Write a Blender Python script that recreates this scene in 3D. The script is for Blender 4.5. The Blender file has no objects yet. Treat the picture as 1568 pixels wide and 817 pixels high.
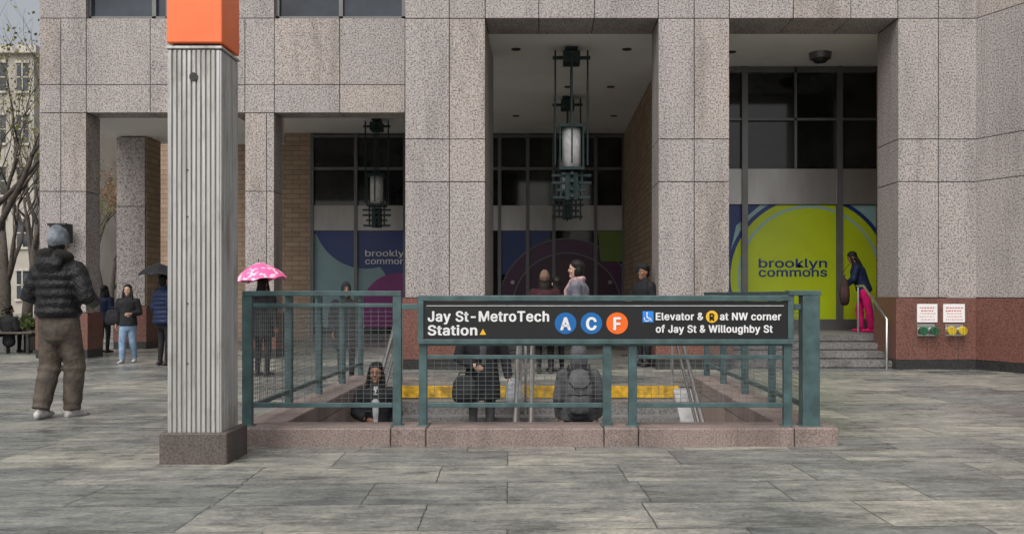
import bpy, bmesh, math, random, os
from mathutils import Vector, Matrix
from mathutils.bvhtree import BVHTree
random.seed(7)
F=1448.0; VX=830.0; HY=450.0; H=1.27
def X(px,d): return (px-VX)*d/F
def Z(py,d): return H+(HY-py)*d/F
V=Vector
scn=bpy.context.scene
FONT=None
try:
    fp=os.path.join(bpy.utils.system_resource('DATAFILES',path='fonts'),'Inter.woff2')
    if os.path.exists(fp): FONT=bpy.data.fonts.load(fp)
except Exception as ex: print('font fallback',ex)
# ------------------------------------------------------------------ materials
def newmat(name):
    m=bpy.data.materials.new(name); m.use_nodes=True
    nt=m.node_tree; b=nt.nodes["Principled BSDF"]
    return m,nt,b
def N(nt,t,**kw):
    n=nt.nodes.new(t)
    for k,v in kw.items(): setattr(n,k,v)
    return n
def coords(nt,scale=(1,1,1),rot=(0,0,0)):
    tc=N(nt,'ShaderNodeTexCoord'); mp=N(nt,'ShaderNodeMapping')
    mp.inputs['Scale'].default_value=scale; mp.inputs['Rotation'].default_value=rot
    nt.links.new(tc.outputs['Object'],mp.inputs['Vector']); return mp.outputs[0]
def noise(nt,vec,scale,detail=4,rough=.55,out='Fac'):
    n=N(nt,'ShaderNodeTexNoise'); n.inputs['Scale'].default_value=scale
    n.inputs['Detail'].default_value=detail; n.inputs['Roughness'].default_value=rough
    nt.links.new(vec,n.inputs['Vector']); return n.outputs[out]
def ramp(nt,fac,stops,interp='LINEAR'):
    r=N(nt,'ShaderNodeValToRGB'); cr=r.color_ramp; cr.interpolation=interp
    while len(cr.elements)<len(stops): cr.elements.new(.5)
    for e,(p,c) in zip(cr.elements,stops):
        e.position=p
        if isinstance(c,(int,float)): c=(c,c,c)
        e.color=(c[0],c[1],c[2],1)
    nt.links.new(fac,r.inputs[0]); return r.outputs[0]
def mix(nt,a,b,fac=1.0,mode='MULTIPLY'):
    m=N(nt,'ShaderNodeMix',data_type='RGBA',blend_type=mode)
    if isinstance(fac,(int,float)): m.inputs[0].default_value=fac
    else: nt.links.new(fac,m.inputs[0])
    for i,s in ((6,a),(7,b)):
        if isinstance(s,(tuple,list)): m.inputs[i].default_value=(s[0],s[1],s[2],1)
        else: nt.links.new(s,m.inputs[i])
    return m.outputs[2]
def bump(nt,b,h,strength=.3,dist=.01):
    n=N(nt,'ShaderNodeBump'); n.inputs['Strength'].default_value=strength; n.inputs['Distance'].default_value=dist
    nt.links.new(h,n.inputs['Height']); nt.links.new(n.outputs[0],b.inputs['Normal'])
def M(name,col,rough=.6,metal=0,var=.25,scale=6,bs=0,bscale=30,bdist=.01,spec=.5,stretch=(1,1,1)):
    m,nt,b=newmat(name); v=coords(nt,stretch)
    f=noise(nt,v,scale,5)
    lo=1-var; hi=1+var*.6
    c=ramp(nt,f,[(.35,tuple(x*lo for x in col)),(.65,tuple(min(1,x*hi) for x in col))])
    nt.links.new(c,b.inputs['Base Color'])
    b.inputs['Roughness'].default_value=rough; b.inputs['Metallic'].default_value=metal
    b.inputs['Specular IOR Level'].default_value=spec
    if bs: bump(nt,b,noise(nt,v,bscale,3),bs,bdist)
    return m
def granite(name,col,dark,speck=.5,stain=.35,rough=.65,sc=1.0):
    m,nt,b=newmat(name); v=coords(nt)
    f=noise(nt,v,36*sc,3,.75)
    c=ramp(nt,f,[(.39,dark),(.45,tuple((a+d)*.5 for a,d in zip(col,dark))),(.50,col),(.60,tuple(min(1,x*1.25) for x in col))])
    f3=noise(nt,v,110*sc,2,.6)
    c=mix(nt,c,ramp(nt,f3,[(.38,.6),(.54,1.08)]),speck)
    v2=coords(nt,(1,1,.22)); f2=noise(nt,v2,1.9,7,.68)
    c=mix(nt,c,ramp(nt,f2,[(.36,(.60,.585,.57)),(.52,(1.0,.985,.97)),(.65,(1.08,1.06,1.04))]),stain)
    nt.links.new(c,b.inputs['Base Color']); b.inputs['Roughness'].default_value=rough
    bump(nt,b,f,.2,.004)
    return m
g_light=granite('granite_light',(.41,.37,.352),(.125,.112,.108),stain=.5)
g_l2=granite('granite_light_b',(.385,.35,.337),(.115,.105,.10),stain=.5)
g_l3=granite('granite_light_c',(.42,.372,.345),(.125,.112,.10),stain=.75)
g_joint=M('joint_mortar',(.045,.042,.04),.9)
g_red=granite('granite_red',(.185,.082,.062),(.09,.04,.032),rough=.4)
g_black=granite('granite_black',(.035,.035,.035),(.015,.015,.015),rough=.3)
g_curb=granite('granite_curb',(.27,.212,.19),(.15,.115,.105),stain=1.0,sc=2.0)
g_base=granite('granite_pillar_base',(.115,.095,.085),(.065,.052,.047),stain=1.0,sc=2.2)
g_panel=granite('granite_wellwall',(.32,.25,.215),(.2,.15,.13),stain=.9,sc=1.6)
g_step=granite('granite_steps',(.19,.185,.18),(.10,.10,.10),stain=.8)
green=M('green_paint',(.06,.108,.11),.42,0,.3,8,.08,60,.002)
greend=M('dark_green_metal',(.018,.04,.04),.45,.3,.2,8)
wire=M('wire_mesh_metal',(.16,.18,.18),.5,.5,.2,10)
steel=M('stainless',(.62,.62,.62),.25,.9,.1,3)
steelb=M('brushed_steel_band',(.33,.32,.31),.35,.8,.25,1.2,stretch=(1,1,.3))
mull=M('mullion_metal',(.16,.16,.16),.4,.5,.1,3)
ceilm=M('ceiling_plaster',(.88,.86,.83),.9,0,.05,.6)
darkm=M('dark_metal',(.03,.03,.03),.5,.2,.2,6)
def alum_mat():
    m,nt,b=newmat('weathered_aluminium'); v=coords(nt,(14,14,.5)); f=noise(nt,v,1.5,6,.6)
    c=ramp(nt,f,[(.35,(.36,.35,.335)),(.5,(.47,.465,.45)),(.65,(.57,.565,.55))])
    f2=noise(nt,coords(nt,(1,1,.4)),5,6,.7); c=mix(nt,c,ramp(nt,f2,[(.38,(.55,.51,.46)),(.5,1.0)]),.6)
    nt.links.new(c,b.inputs['Base Color']); b.inputs['Metallic'].default_value=.4; b.inputs['Roughness'].default_value=.5
    bump(nt,b,f,.12,.003); return m
alum=alum_mat(); alumd=M('aluminium_groove',(.30,.29,.275),.7,.2,.35,9,stretch=(1,1,.2))
def brick_mat():
    m,nt,b=newmat('tan_brick')
    tc=N(nt,'ShaderNodeTexCoord'); sx=N(nt,'ShaderNodeSeparateXYZ'); nt.links.new(tc.outputs['Object'],sx.inputs[0])
    ad=N(nt,'ShaderNodeMath',operation='ADD'); nt.links.new(sx.outputs[0],ad.inputs[0]); nt.links.new(sx.outputs[1],ad.inputs[1])
    cb=N(nt,'ShaderNodeCombineXYZ'); nt.links.new(ad.outputs[0],cb.inputs[0]); nt.links.new(sx.outputs[2],cb.inputs[1])
    br=N(nt,'ShaderNodeTexBrick'); nt.links.new(cb.outputs[0],br.inputs['Vector'])
    br.inputs['Color1'].default_value=(.44,.32,.23,1); br.inputs['Color2'].default_value=(.34,.24,.165,1); br.inputs['Mortar'].default_value=(.15,.11,.08,1)
    br.inputs['Scale'].default_value=1; br.inputs['Brick Width'].default_value=.42; br.inputs['Row Height'].default_value=.14; br.inputs['Mortar Size'].default_value=.008
    nt.links.new(br.outputs['Color'],b.inputs['Base Color']); b.inputs['Roughness'].default_value=.8; return m
brick=brick_mat()
def ground_mat():
    m,nt,b=newmat('stone_pavers'); v=coords(nt,(1,1,1),(0,0,math.radians(-2.0)))
    dn=noise(nt,v,9,4,.6,'Color')
    wv=N(nt,'ShaderNodeVectorMath',operation='MULTIPLY_ADD'); nt.links.new(dn,wv.inputs[0]); wv.inputs[1].default_value=(.022,.022,0); nt.links.new(v,wv.inputs[2])
    br=N(nt,'ShaderNodeTexBrick'); nt.links.new(wv.outputs[0],br.inputs['Vector'])
    br.offset=.37; br.squash=.68; br.squash_frequency=3; br.offset_frequency=2
    br.inputs['Color1'].default_value=(.325,.315,.285,1); br.inputs['Color2'].default_value=(.165,.178,.182,1); br.inputs['Mortar'].default_value=(.075,.075,.068,1)
    br.inputs['Scale'].default_value=1; br.inputs['Brick Width'].default_value=1.3; br.inputs['Row Height'].default_value=.64
    br.inputs['Mortar Size'].default_value=.0055; br.inputs['Mortar Smooth'].default_value=.3; br.inputs['Bias'].default_value=-.1
    c=br.outputs['Color']
    sc=N(nt,'ShaderNodeVectorMath',operation='MULTIPLY_ADD'); nt.links.new(br.outputs['Color'],sc.inputs[0]); sc.inputs[1].default_value=(37,53,19); nt.links.new(v,sc.inputs[2])
    pv=sc.outputs[0]
    mp=N(nt,'ShaderNodeMapping'); mp.inputs['Scale'].default_value=(1.0,3.6,1); mp.inputs['Rotation'].default_value=(0,0,.3); nt.links.new(pv,mp.inputs['Vector'])
    f1=noise(nt,v,.55,6,.65)
    c=mix(nt,c,ramp(nt,f1,[(.40,(.66,.70,.72)),(.58,(1.10,1.08,1.02))]),.85)
    f2=noise(nt,mp.outputs[0],1.9,12,.76)
    c=mix(nt,c,ramp(nt,f2,[(.38,(.48,.50,.50)),(.47,(.88,.89,.89)),(.54,(1.06,1.06,1.04)),(.63,(1.45,1.41,1.31))]),.9)
    f3=noise(nt,v,30,5,.8)
    c=mix(nt,c,ramp(nt,f3,[(.38,.55),(.5,1.0),(.62,1.35)]),.65)
    f4=noise(nt,v,6,7,.75); c=mix(nt,c,ramp(nt,f4,[(.40,(.65,.67,.65)),(.5,(1,1,1)),(.6,(1.2,1.18,1.1))]),.65)
    vo=N(nt,'ShaderNodeTexVoronoi'); vo.inputs['Scale'].default_value=2.2; nt.links.new(v,vo.inputs['Vector'])
    c=mix(nt,c,ramp(nt,vo.outputs['Distance'],[(.035,.4),(.055,1.0)]),.6)
    nt.links.new(c,b.inputs['Base Color'])
    r=ramp(nt,f1,[(.40,.20),(.58,.40)]); r2=mix(nt,r,ramp(nt,f2,[(.38,.7),(.62,1.4)]),1.0)
    nt.links.new(r2,b.inputs['Roughness'])
    hm=mix(nt,br.outputs['Fac'],ramp(nt,f2,[(.3,1.0),(.7,0.0)]),.6,'MIX')
    hm=mix(nt,hm,ramp(nt,f3,[(.3,1.0),(.7,0.0)]),.15,'MIX')
    inv=N(nt,'ShaderNodeInvert'); nt.links.new(hm,inv.inputs[1]); bump(nt,b,inv.outputs[0],.45,.014)
    return m
gmat=ground_mat()
def glass_mat(name,col=(.014,.016,.016),rough=.06):
    m,nt,b=newmat(name); v=coords(nt,(1,1,1)); f=noise(nt,v,.9,3)
    c=ramp(nt,f,[(.35,tuple(x*.5 for x in col)),(.7,tuple(x*1.8 for x in col))])
    nt.links.new(c,b.inputs['Base Color']); b.inputs['Roughness'].default_value=rough; b.inputs['Specular IOR Level'].default_value=.5
    return m
glassd=glass_mat('dark_glass')
def flat(name,col,rough=.3,var=.08): return M(name,col,rough,0,var,1.5)
gf_navy=flat('graphic_navy',(.01,.03,.16)); gf_teal=flat('graphic_pale_teal',(.26,.42,.42)); gf_teal2=flat('graphic_teal_dim',(.24,.38,.41)); gf_lime=flat('graphic_lime',(.42,.52,.012))
gf_lime2=flat('graphic_lime_dark',(.14,.22,.02)); gf_mar=flat('graphic_maroon',(.055,.014,.045)); gf_pur=flat('graphic_purple',(.24,.02,.19)); gf_pur2=flat('graphic_purple_dim',(.085,.02,.08)); gf_white=flat('graphic_white',(.75,.75,.8)); gf_gray=flat('graphic_grey',(.16,.15,.17))
white=flat('white_paint',(.8,.8,.8),.5); black=flat('sign_black',(.012,.012,.013),.35); blue=flat('sign_blue',(.01,.14,.42)); orangec=flat('sign_orange',(.9,.15,.015))
yellowc=flat('sign_yellow',(.85,.5,.03)); lblue=flat('sign_access_blue',(.03,.25,.75)); redc=flat('sign_red',(.55,.10,.08))
yellow=M('yellow_tread',(.62,.36,.02),.6,0,.5,9); frost=M('frosted_lamp_glass',(.88,.9,.92),.4)
def cloth(name,col,rough=.85,bs=.6,bscale=16,bdist=.03,var=.35): return M(name,col,rough,0,var,7,bs,bscale,bdist,.25)
c_black=cloth('cloth_black',(.022,.022,.025)); c_navy=cloth('cloth_navy',(.014,.024,.065),.6); c_brown=cloth('cloth_brown',(.095,.078,.063)); c_jean=cloth('denim_light',(.22,.32,.45))
c_grey=cloth('cloth_grey',(.085,.085,.09)); c_coat=cloth('coat_grey',(.16,.16,.19)); c_pink=cloth('pants_magenta',(.62,.01,.14)); c_scarf=cloth('scarf_pink',(.42,.29,.29))
c_puffer=cloth('puffer_black',(.016,.016,.018),.45,.9,22,.03); c_tan=cloth('cloth_tan',(.28,.16,.09)); c_white=cloth('cloth_white',(.5,.5,.51)); c_hair=cloth('hair_black',(.010,.008,.007),.5,.8,60,.01)
c_beanie=cloth('beanie_knit_grey',(.22,.24,.27),.95,1.0,45,.02,.5); c_fur=cloth('fur_dark',(.045,.042,.04),.95,1,90,.05); c_burg=cloth('cloth_burgundy',(.05,.015,.02)); c_backp=cloth('backpack_grey',(.09,.09,.095),.7)
skinA=M('skin_brown',(.30,.15,.09),.5,0,.12,12); skinB=M('skin_light',(.55,.33,.24),.5,0,.12,12); shoe_w=M('shoe_white',(.5,.48,.46),.5,0,.4,14); shoe_b=M('shoe_dark',(.03,.025,.025),.5)
eyew=M('eye_white',(.45,.43,.40),.3); eyed=M('eye_dark',(.02,.012,.01),.2); lip=M('lip',(.26,.10,.08),.5)
# ------------------------------------------------------------------ mesh helpers
def E(name,loc=(0,0,0),rot=0,parent=None):
    o=bpy.data.objects.new(name,None); o.location=loc; o.rotation_euler=(0,0,rot); scn.collection.objects.link(o)
    o.empty_display_size=.1
    if parent: o.parent=parent
    return o
class MB:
    def __init__(s): s.v=[]; s.f=[]; s.m=[]
    def add(s,vs,fs,mi=0):
        k=len(s.v); s.v+= [tuple(p) for p in vs]
        for f in fs: s.f.append(tuple(i+k for i in f)); s.m.append(mi)
    def box(s,x0,x1,y0,y1,z0,z1,mi=0):
        vs=[(x,y,z) for z in (z0,z1) for y in (y0,y1) for x in (x0,x1)]
        s.add(vs,[(0,2,3,1),(4,5,7,6),(0,1,5,4),(1,3,7,5),(3,2,6,7),(2,0,4,6)],mi)
    def tube(s,pts,rad,mi=0,n=12,cap=True,ref=None,power=1.0):
        if isinstance(cap,bool): cap=(cap,cap)
        pts=[V(p) for p in pts]; rad=[(r,r) if isinstance(r,(int,float)) else r for r in rad]
        if len(rad)==1: rad=rad*len(pts)
        T=[]
        for i in range(len(pts)):
            a=pts[max(0,i-1)]; b=pts[min(len(pts)-1,i+1)]; T.append((b-a).normalized())
        if ref is None:
            ref=V((0,1,0)) if abs(T[0].y)<.8 else V((1,0,0))
        rings=[]
        P=[];R=[];TT=[]
        if cap[0]:
            for c in (.92,.55): 
                P.append(pts[0]-T[0]*min(rad[0])*c); sc=math.sqrt(max(0.02,1-c*c)); R.append((rad[0][0]*sc,rad[0][1]*sc)); TT.append(T[0])
        P+=pts; R+=rad; TT+=T
        if cap[1]:
            for c in (.55,.92):
                P.append(pts[-1]+T[-1]*min(rad[-1])*c); sc=math.sqrt(max(0.02,1-c*c)); R.append((rad[-1][0]*sc,rad[-1][1]*sc)); TT.append(T[-1])
        for p,r,t in zip(P,R,TT):
            rr=ref
            if abs(t.dot(rr))>.95: rr=V((1,0,0)) if abs(t.x)<.8 else V((0,1,0))
            u=t.cross(rr).normalized(); w=t.cross(u).normalized()
            ring=[]
            for k in range(n):
                a=2*math.pi*k/n; ca=math.cos(a); sa=math.sin(a)
                if power!=1.0: ca=math.copysign(abs(ca)**power,ca); sa=math.copysign(abs(sa)**power,sa)
                ring.append(p+u*(ca*r[0])+w*(sa*r[1]))
            rings.append(ring)
        vs=[q for r in rings for q in r]; fs=[]
        for i in range(len(rings)-1):
            for k in range(n):
                a=i*n+k; b=i*n+(k+1)%n; fs.append((a,a+n,b+n,b))
        fs.append(tuple(range(n))); fs.append(tuple((len(rings)-1)*n+k for k in reversed(range(n))))
        s.add(vs,fs,mi)
    def ell(s,c,r,mi=0,n=14,m=8,rotx=0):
        vs=[];fs=[]; R=Matrix.Rotation(rotx,3,'X')
        for i in range(1,m):
            t=math.pi*i/m
            for k in range(n):
                a=2*math.pi*k/n; vs.append(V(c)+R@V((r[0]*math.sin(t)*math.cos(a),r[1]*math.sin(t)*math.sin(a),r[2]*math.cos(t))))
        for i in range(m-2):
            for k in range(n): fs.append((i*n+k,(i+1)*n+k,(i+1)*n+(k+1)%n,i*n+(k+1)%n))
        vs.append(V(c)+R@V((0,0,r[2]))); vs.append(V(c)+R@V((0,0,-r[2]))); a=len(vs)-2
        for k in range(n): fs.append((a,k,(k+1)%n)); fs.append((a+1,(m-2)*n+(k+1)%n,(m-2)*n+k))
        s.add(vs,fs,mi)
    def poly(s,pts,y,mi=0):
        s.add([(p[0],y,p[1]) for p in pts],[tuple(range(len(pts)))],mi)
    def build(s,name,mats,parent=None,smooth=False,bevel=0,loc=None):
        me=bpy.data.meshes.new(name); me.from_pydata(s.v,[],s.f)
        for m in mats: me.materials.append(m)
        me.polygons.foreach_set('material_index',s.m)
        if smooth: me.polygons.foreach_set('use_smooth',[True]*len(s.f))
        me.update()
        bm=bmesh.new(); bm.from_mesh(me); bmesh.ops.recalc_face_normals(bm,faces=bm.faces); bm.to_mesh(me); bm.free()
        o=bpy.data.objects.new(name,me); scn.collection.objects.link(o)
        if parent: o.parent=parent
        if loc: o.location=loc
        if bevel:
            b=o.modifiers.new('b','BEVEL'); b.width=bevel; b.segments=2; b.limit_method='ANGLE'
        return o
    def remesh(s,name,mats,parent=None,voxel=.012,it=2,loc=None,rot=0):
        me=bpy.data.meshes.new('tmp'); me.from_pydata(s.v,[],s.f); me.update()
        bm=bmesh.new(); bm.from_mesh(me); bmesh.ops.recalc_face_normals(bm,faces=bm.faces); bm.to_mesh(me); bm.free()
        tmp=bpy.data.objects.new('tmp',me); scn.collection.objects.link(tmp)
        md=tmp.modifiers.new('r','REMESH'); md.mode='VOXEL'; md.voxel_size=voxel
        sm=tmp.modifiers.new('s','SMOOTH'); sm.factor=.5; sm.iterations=it
        dg=bpy.context.evaluated_depsgraph_get(); ev=tmp.evaluated_get(dg)
        out=bpy.data.meshes.new_from_object(ev); out.name=name
        bvh=BVHTree.FromPolygons([V(p) for p in s.v],s.f)
        mi=[]
        for p in out.polygons:
            r=bvh.find_nearest(p.center); mi.append(s.m[r[2]] if r[2] is not None else 0)
        out.materials.clear()
        for m in mats: out.materials.append(m)
        out.polygons.foreach_set('material_index',mi); out.polygons.foreach_set('use_smooth',[True]*len(mi)); out.update()
        bpy.data.objects.remove(tmp); bpy.data.meshes.remove(me)
        o=bpy.data.objects.new(name,out); scn.collection.objects.link(o)
        if parent: o.parent=parent
        if loc: o.location=loc
        o.rotation_euler=(0,0,rot)
        return o
brn=random.Random(5)
def blocks(mb,xs,y0,y1,zs,gap=.016,ji=1):
    for i in range(len(xs)-1):
        for j in range(len(zs)-1):
            mb.box(xs[i]+gap/2,xs[i+1]-gap/2,y0+brn.uniform(0,.003),y1,zs[j]+gap/2,zs[j+1]-gap/2,brn.choice((0,0,2,3)))
    mb.box(xs[0]+.02,xs[-1]-.02,y0+.015,y1-.015,zs[0]+.01,zs[-1]-.01,ji)
def rawtext(body,sp):
    cu=bpy.data.curves.new('t','FONT'); cu.body=body; cu.size=1; cu.resolution_u=4; cu.space_character=sp
    if FONT: cu.font=FONT
    o=bpy.data.objects.new('t',cu); scn.collection.objects.link(o)
    dg=bpy.context.evaluated_depsgraph_get(); me=bpy.data.meshes.new_from_object(o.evaluated_get(dg))
    bpy.data.objects.remove(o)
    vs=[v.co.copy() for v in me.vertices]; fs=[tuple(p.vertices) for p in me.polygons]; bpy.data.meshes.remove(me); return vs,fs
CAPH=max(v.y for v in rawtext('H',1)[0])
def text(body,x0,x1,zb,cap,y,mat,parent,name,bold=0.0,sp=1.0):
    vs,fs=rawtext(body,sp)
    a,b=min(v.x for v in vs),max(v.x for v in vs)
    e=bold
    sx=(x1-x0)/(b-a+2*e); sz=cap/(CAPH+e)
    m=MB(); offs=[(0,0)] if not bold else [(-e,0),(e,0),(0,e*.6),(0,-e*.6),(e*.7,e*.4),(-e*.7,-e*.4),(-e*.7,e*.4),(e*.7,-e*.4)]
    for q,(ox,oz) in enumerate(offs):
        m.add([(x0+(v.x-a+e+ox)*sx,y-.00025*q,zb+(v.y+oz)*sz) for v in vs],fs,0)
    return m.build(name,[mat],parent)
def clip(poly,x0,x1,z0,z1):
    def cl(ps,ins,inter):
        out=[]
        for i in range(len(ps)):
            a=ps[i-1]; b=ps[i]
            if ins(b):
                if not ins(a): out.append(inter(a,b))
                out.append(b)
            elif ins(a): out.append(inter(a,b))
        return out
    def ix(x): return lambda a,b:(x,a[1]+(b[1]-a[1])*(x-a[0])/(b[0]-a[0]))
    def iz(z): return lambda a,b:(a[0]+(b[0]-a[0])*(z-a[1])/(b[1]-a[1]),z)
    for ins,it in ((lambda p:p[0]>=x0,ix(x0)),(lambda p:p[0]<=x1,ix(x1)),(lambda p:p[1]>=z0,iz(z0)),(lambda p:p[1]<=z1,iz(z1))):
        poly=cl(poly,ins,it)
        if not poly: break
    return poly
def circ(cx,cz,r,n=64): return [(cx+r*math.cos(2*math.pi*k/n),cz+r*math.sin(2*math.pi*k/n)) for k in range(n)]
# ------------------------------------------------------------------ ground
def ground():
    xs=[-400,-40,-2.40,2.20,40,400]; ys=[-200,-5,8.1,12.99,60,600]
    mb=MB(); idx={}
    for j,y in enumerate(ys):
        for i,x in enumerate(xs): idx[i,j]=len(mb.v); mb.v.append((x,y,0))
    for j in range(5):
        for i in range(5):
            if i==2 and j==2: continue
            mb.f.append((idx[i,j],idx[i+1,j],idx[i+1,j+1],idx[i,j+1])); mb.m.append(0)
    mb.build('ground',[gmat])
ground()
# ------------------------------------------------------------------ office building
B=E('office_building')
D1=16.0; D2=18.8; D3=27.7
mb=MB()
zl=[1.21,3.17,3.89,5.93]
def col(x0,x1,xm,d0,d1,zs): blocks(mb,[x0,xm,x1],d0,d1,zs)
c1=(X(620,D1),X(743,D1)); c2=(X(1008,D1),X(1117,D1)); c3=(X(1375,D1),X(1493,D1))
col(c1[0],c1[1],X(688,D1),D1,D2-.02,zl)
col(c2[0],c2[1],X(1063,D1),D1,17.0,zl)
col(c3[0],c3[1]+.3,X(1437,D1),D1,17.0,zl)
bx=[c1[0],X(688,D1),c1[1],X(825,D1),X(910,D1),c2[0],X(1063,D1),c2[1],X(1215,D1),X(1303,D1),c3[0],X(1437,D1),c3[1]+.3]
blocks(mb,bx,D1,17.0,[5.93,6.36,7.6,9.0,10.4,12.0,13.5])
lz=[.9,3.31,4.87]
lc1=(X(60,D2),X(132,D2)); lc2=(X(300,D2),X(420,D2))
col(lc1[0],lc1[1],X(93,D2),D2,19.4,lz); col(X(375,D2),lc2[1],X(408,D2),D2,19.4,lz)
lbx=[X(p,D2) for p in (60,93,132,230,300,375,420,520,620)]
blocks(mb,lbx,D2,19.4,[4.87,5.43,6.75])
for k,z0 in enumerate((6.75,9.9)):
    for a,b in ((60,132),(255,420)): blocks(mb,[X(a,D2),X(b,D2)],D2,19.4,[z0,z0+1.7])
    blocks(mb,lbx,D2,19.4,[z0+1.7,z0+2.4,z0+3.15])
blocks(mb,[X(178,21.9),X(222,21.9)],21.9,22.7,[1.0,3.3,4.9])
mb.build('granite_cladding',[g_light,g_joint,g_l2,g_l3],B,bevel=0)
mb=MB()   # bases
def base(x0,x1,d0,d1,zt):
    mb.box(x0-.05,x1+.05,d0-.05,d1+.02,.17,zt-.007,0); mb.box(x0-.045,x1+.045,d0-.045,d1+.015,-.1,.168,1)
base(c1[0],c1[1],D1,D2-.02,1.21); base(c2[0],c2[1],D1,17.0,1.21); base(c3[0],c3[1]+.25,D1,17.0,1.21)
base(*lc1,D2,19.4,.9); base(X(375,D2),lc2[1],D2,19.4,.9); base(X(178,21.9),X(222,21.9),21.9,22.7,1.0)
for xx in (c3[0]+.48,c3[0]+1.0): mb.box(xx-.003,xx+.003,D1-.0515,D1-.04,.17,1.2,1)
mb.build('red_granite_base',[g_red,g_black],B)
ang=MB()
for i in range(4):
    for z0,z1 in ((1.21,3.17),(3.17,3.89),(3.89,5.93),(5.93,6.5),(6.5,8.5),(8.5,11),(11,13.5)):
        ang.box(i*1.0+.007 if i else 0.0,(i+1)*1.0-.007,0,.6,z0+.007,z1-.007,brn.choice((0,4,5)))
ang.box(.02,3.98,.015,.58,1.2,13.4,1); ang.box(-.05,4.05,-.05,.6,.17,1.203,2); ang.box(-.045,4.045,-.045,.59,-.1,.168,3)
o=ang.build('angled_wall',[g_light,g_joint,g_red,g_black,g_l2,g_l3],B)
o.location=(X(1495,D1)-.02,D1+.04,0); o.rotation_euler=(0,0,math.atan2(-.95,.42))
# ceilings, roof, brick
mb=MB()
mb.box(X(60,D2)+.03,7.2,19.4,D3+.4,5.98,6.1,0); mb.box(c1[0]+.1,7.2,17.0,19.396,5.98,6.1,0)
mb.box(X(60,D2)+.03,-6.3,19.4,22.9,4.93,5.05,0); mb.box(X(60,D2)+.03,-6.3,22.905,23.1,4.93,5.98,0)
mb.box(-9.9,7.3,19.45,30,12.9,13.2,0)
mb.build('ceiling',[ceilm],B)
mb=MB()
mb.box(X(240,D3),X(475,D3),D3-.02,D3+.5,0,5.975); mb.box(X(222,21.9)-.3,X(222,21.9)+.02,21.98,22.75,0,4.925)
mb.box(2.4,2.6,19.75,D3,0,5.975); mb.box(X(375,D2)+.1,X(375,D2)+.35,19.42,19.9,0,4.925)
mb.box(6.95,7.3,17.02,20,0,5.975)
mb.build('brick_wall',[brick],B)
S=19.6; pz=.53
mb=MB()
x0,x1=2.4,6.95
mb.box(x0,x1,S+.06,S+.3,pz,5.975,0)
mb.box(x0,x1,S-.02,S+.055,3.13,3.86,1)
for px in (1140,1285): mb.box(X(px,S)-.06,X(px,S)+.06,S-.06,S+.05,pz,5.97,2)
for px in (1218,): mb.box(X(px,S)-.025,X(px,S)+.025,S-.03,S+.05,3.87,5.97,2)
mb.box(x0,x1,S-.03,S+.052,4.86,4.91,2); mb.box(x0,x1,S-.03,S+.052,5.85,5.965,2); mb.box(x0,x1,S-.03,S+.052,pz,pz+.22,2)
mb.build('storefront',[glassd,steelb,mull],B)
gb=MB(); gx0,gx1=X(1117,S),6.94; gz0,gz1=pz+.22,3.12
def G(poly,y,mi,a=gx0,b=gx1,c=gz0,d=gz1):
    p=clip(poly,a,b,c,d)
    if len(p)>2: gb.poly(p,y,mi)
G([(gx0,gz0),(gx1,gz0),(gx1,gz1),(gx0,gz1)],S+.052,1)
G([(gx0,Z(395,S)),(X(1128,S),Z(345,S)),(X(1165,S),gz1),(gx0,gz1)],S+.046,0)
cx,cz=X(1240,S),Z(424,S)
G(circ(cx,cz,X(1240+127,S)-cx),S+.040,0); G(circ(cx,cz,X(1240+121,S)-cx),S+.036,2)
G(circ(cx,cz,X(1240+110,S)-cx),S+.032,1); G(circ(cx,cz,X(1240+106,S)-cx),S+.028,2)
gb.build('window_graphic_lime',[gf_navy,gf_teal,gf_lime],B)
for (t,py) in (('brooklyn',409),('commons',423)):
    text(t,X(1162,S),X(1267,S),Z(py,S),13.5*S/F,S+.02,gf_navy,B,'lettering',.015)
mb=MB()
for i in range(4):
    d=16.15+.34*i
    mb.box(c2[1],c3[0],d,d+.36 if i<3 else S+.1,-.02,.1325*(i+1),0)
    mb.box(c2[1]+.002,c3[0]-.002,d-.0015,d+.01,.1325*(i+1)-.125,.1325*(i+1)-.105,1)
mb.box(2.4,c2[1],17.03,S+.1,-.02,.53,0); mb.box(c3[0],6.95,17.03,S+.1,-.02,.53,0)
mb.build('entrance_steps',[g_step,g_black],B)
S=D3; mb=MB(); x0,x1=X(475,S),2.4
mb.box(x0,x1,S+.06,S+.3,0,5.975,0); mb.box(x0,x1,S-.02,S+.055,3.13,3.86,1)
for px in (478,545,620,700,765,808,848,912,955): mb.box(X(px,S)-.05,X(px,S)+.05,S-.05,S+.05,0,5.97,2)
for z in (0,4.9,5.85): mb.box(x0,x1,S-.03,S+.052,z,z+.08,2)
mb.build('storefront_deep',[glassd,steelb,mull],B)
gb=MB(); a,b=x0,X(700,S)
c,d=.3,3.12
G([(a,c),(b,c),(b,d),(a,d)],S+.052,0,a,b,c,d)
G(circ(X(478,S),Z(490,S),X(610,S)-X(478,S)),S+.046,1,a,b,c,d)
G(circ(X(560,S),Z(330,S),1.55),S+.04,0,a,b,c,d)
G(circ(X(610,S),Z(475,S),1.1),S+.036,3,a,b,c,d)
a,b=X(762,S),2.4
G([(a,c),(b,c),(b,d),(a,d)],S+.052,4,a,b,c,d)
G([(a,Z(420,S)),(X(800,S),Z(420,S)),(X(845,S),d),(a,d)],S+.048,0,a,b,c,d)
cx,cz=X(868,S),Z(470,S)
for q,(r,mi) in enumerate(((106,6),(104,7),(84,6),(82,5))): G(circ(cx,cz,r*S/F),S+.042-.004*q,mi,a,b,c,d)
G([(X(930,S),c),(b,c),(b,d),(X(915,S),d)],S+.018,8,a,b,Z(400,S),d)
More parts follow.
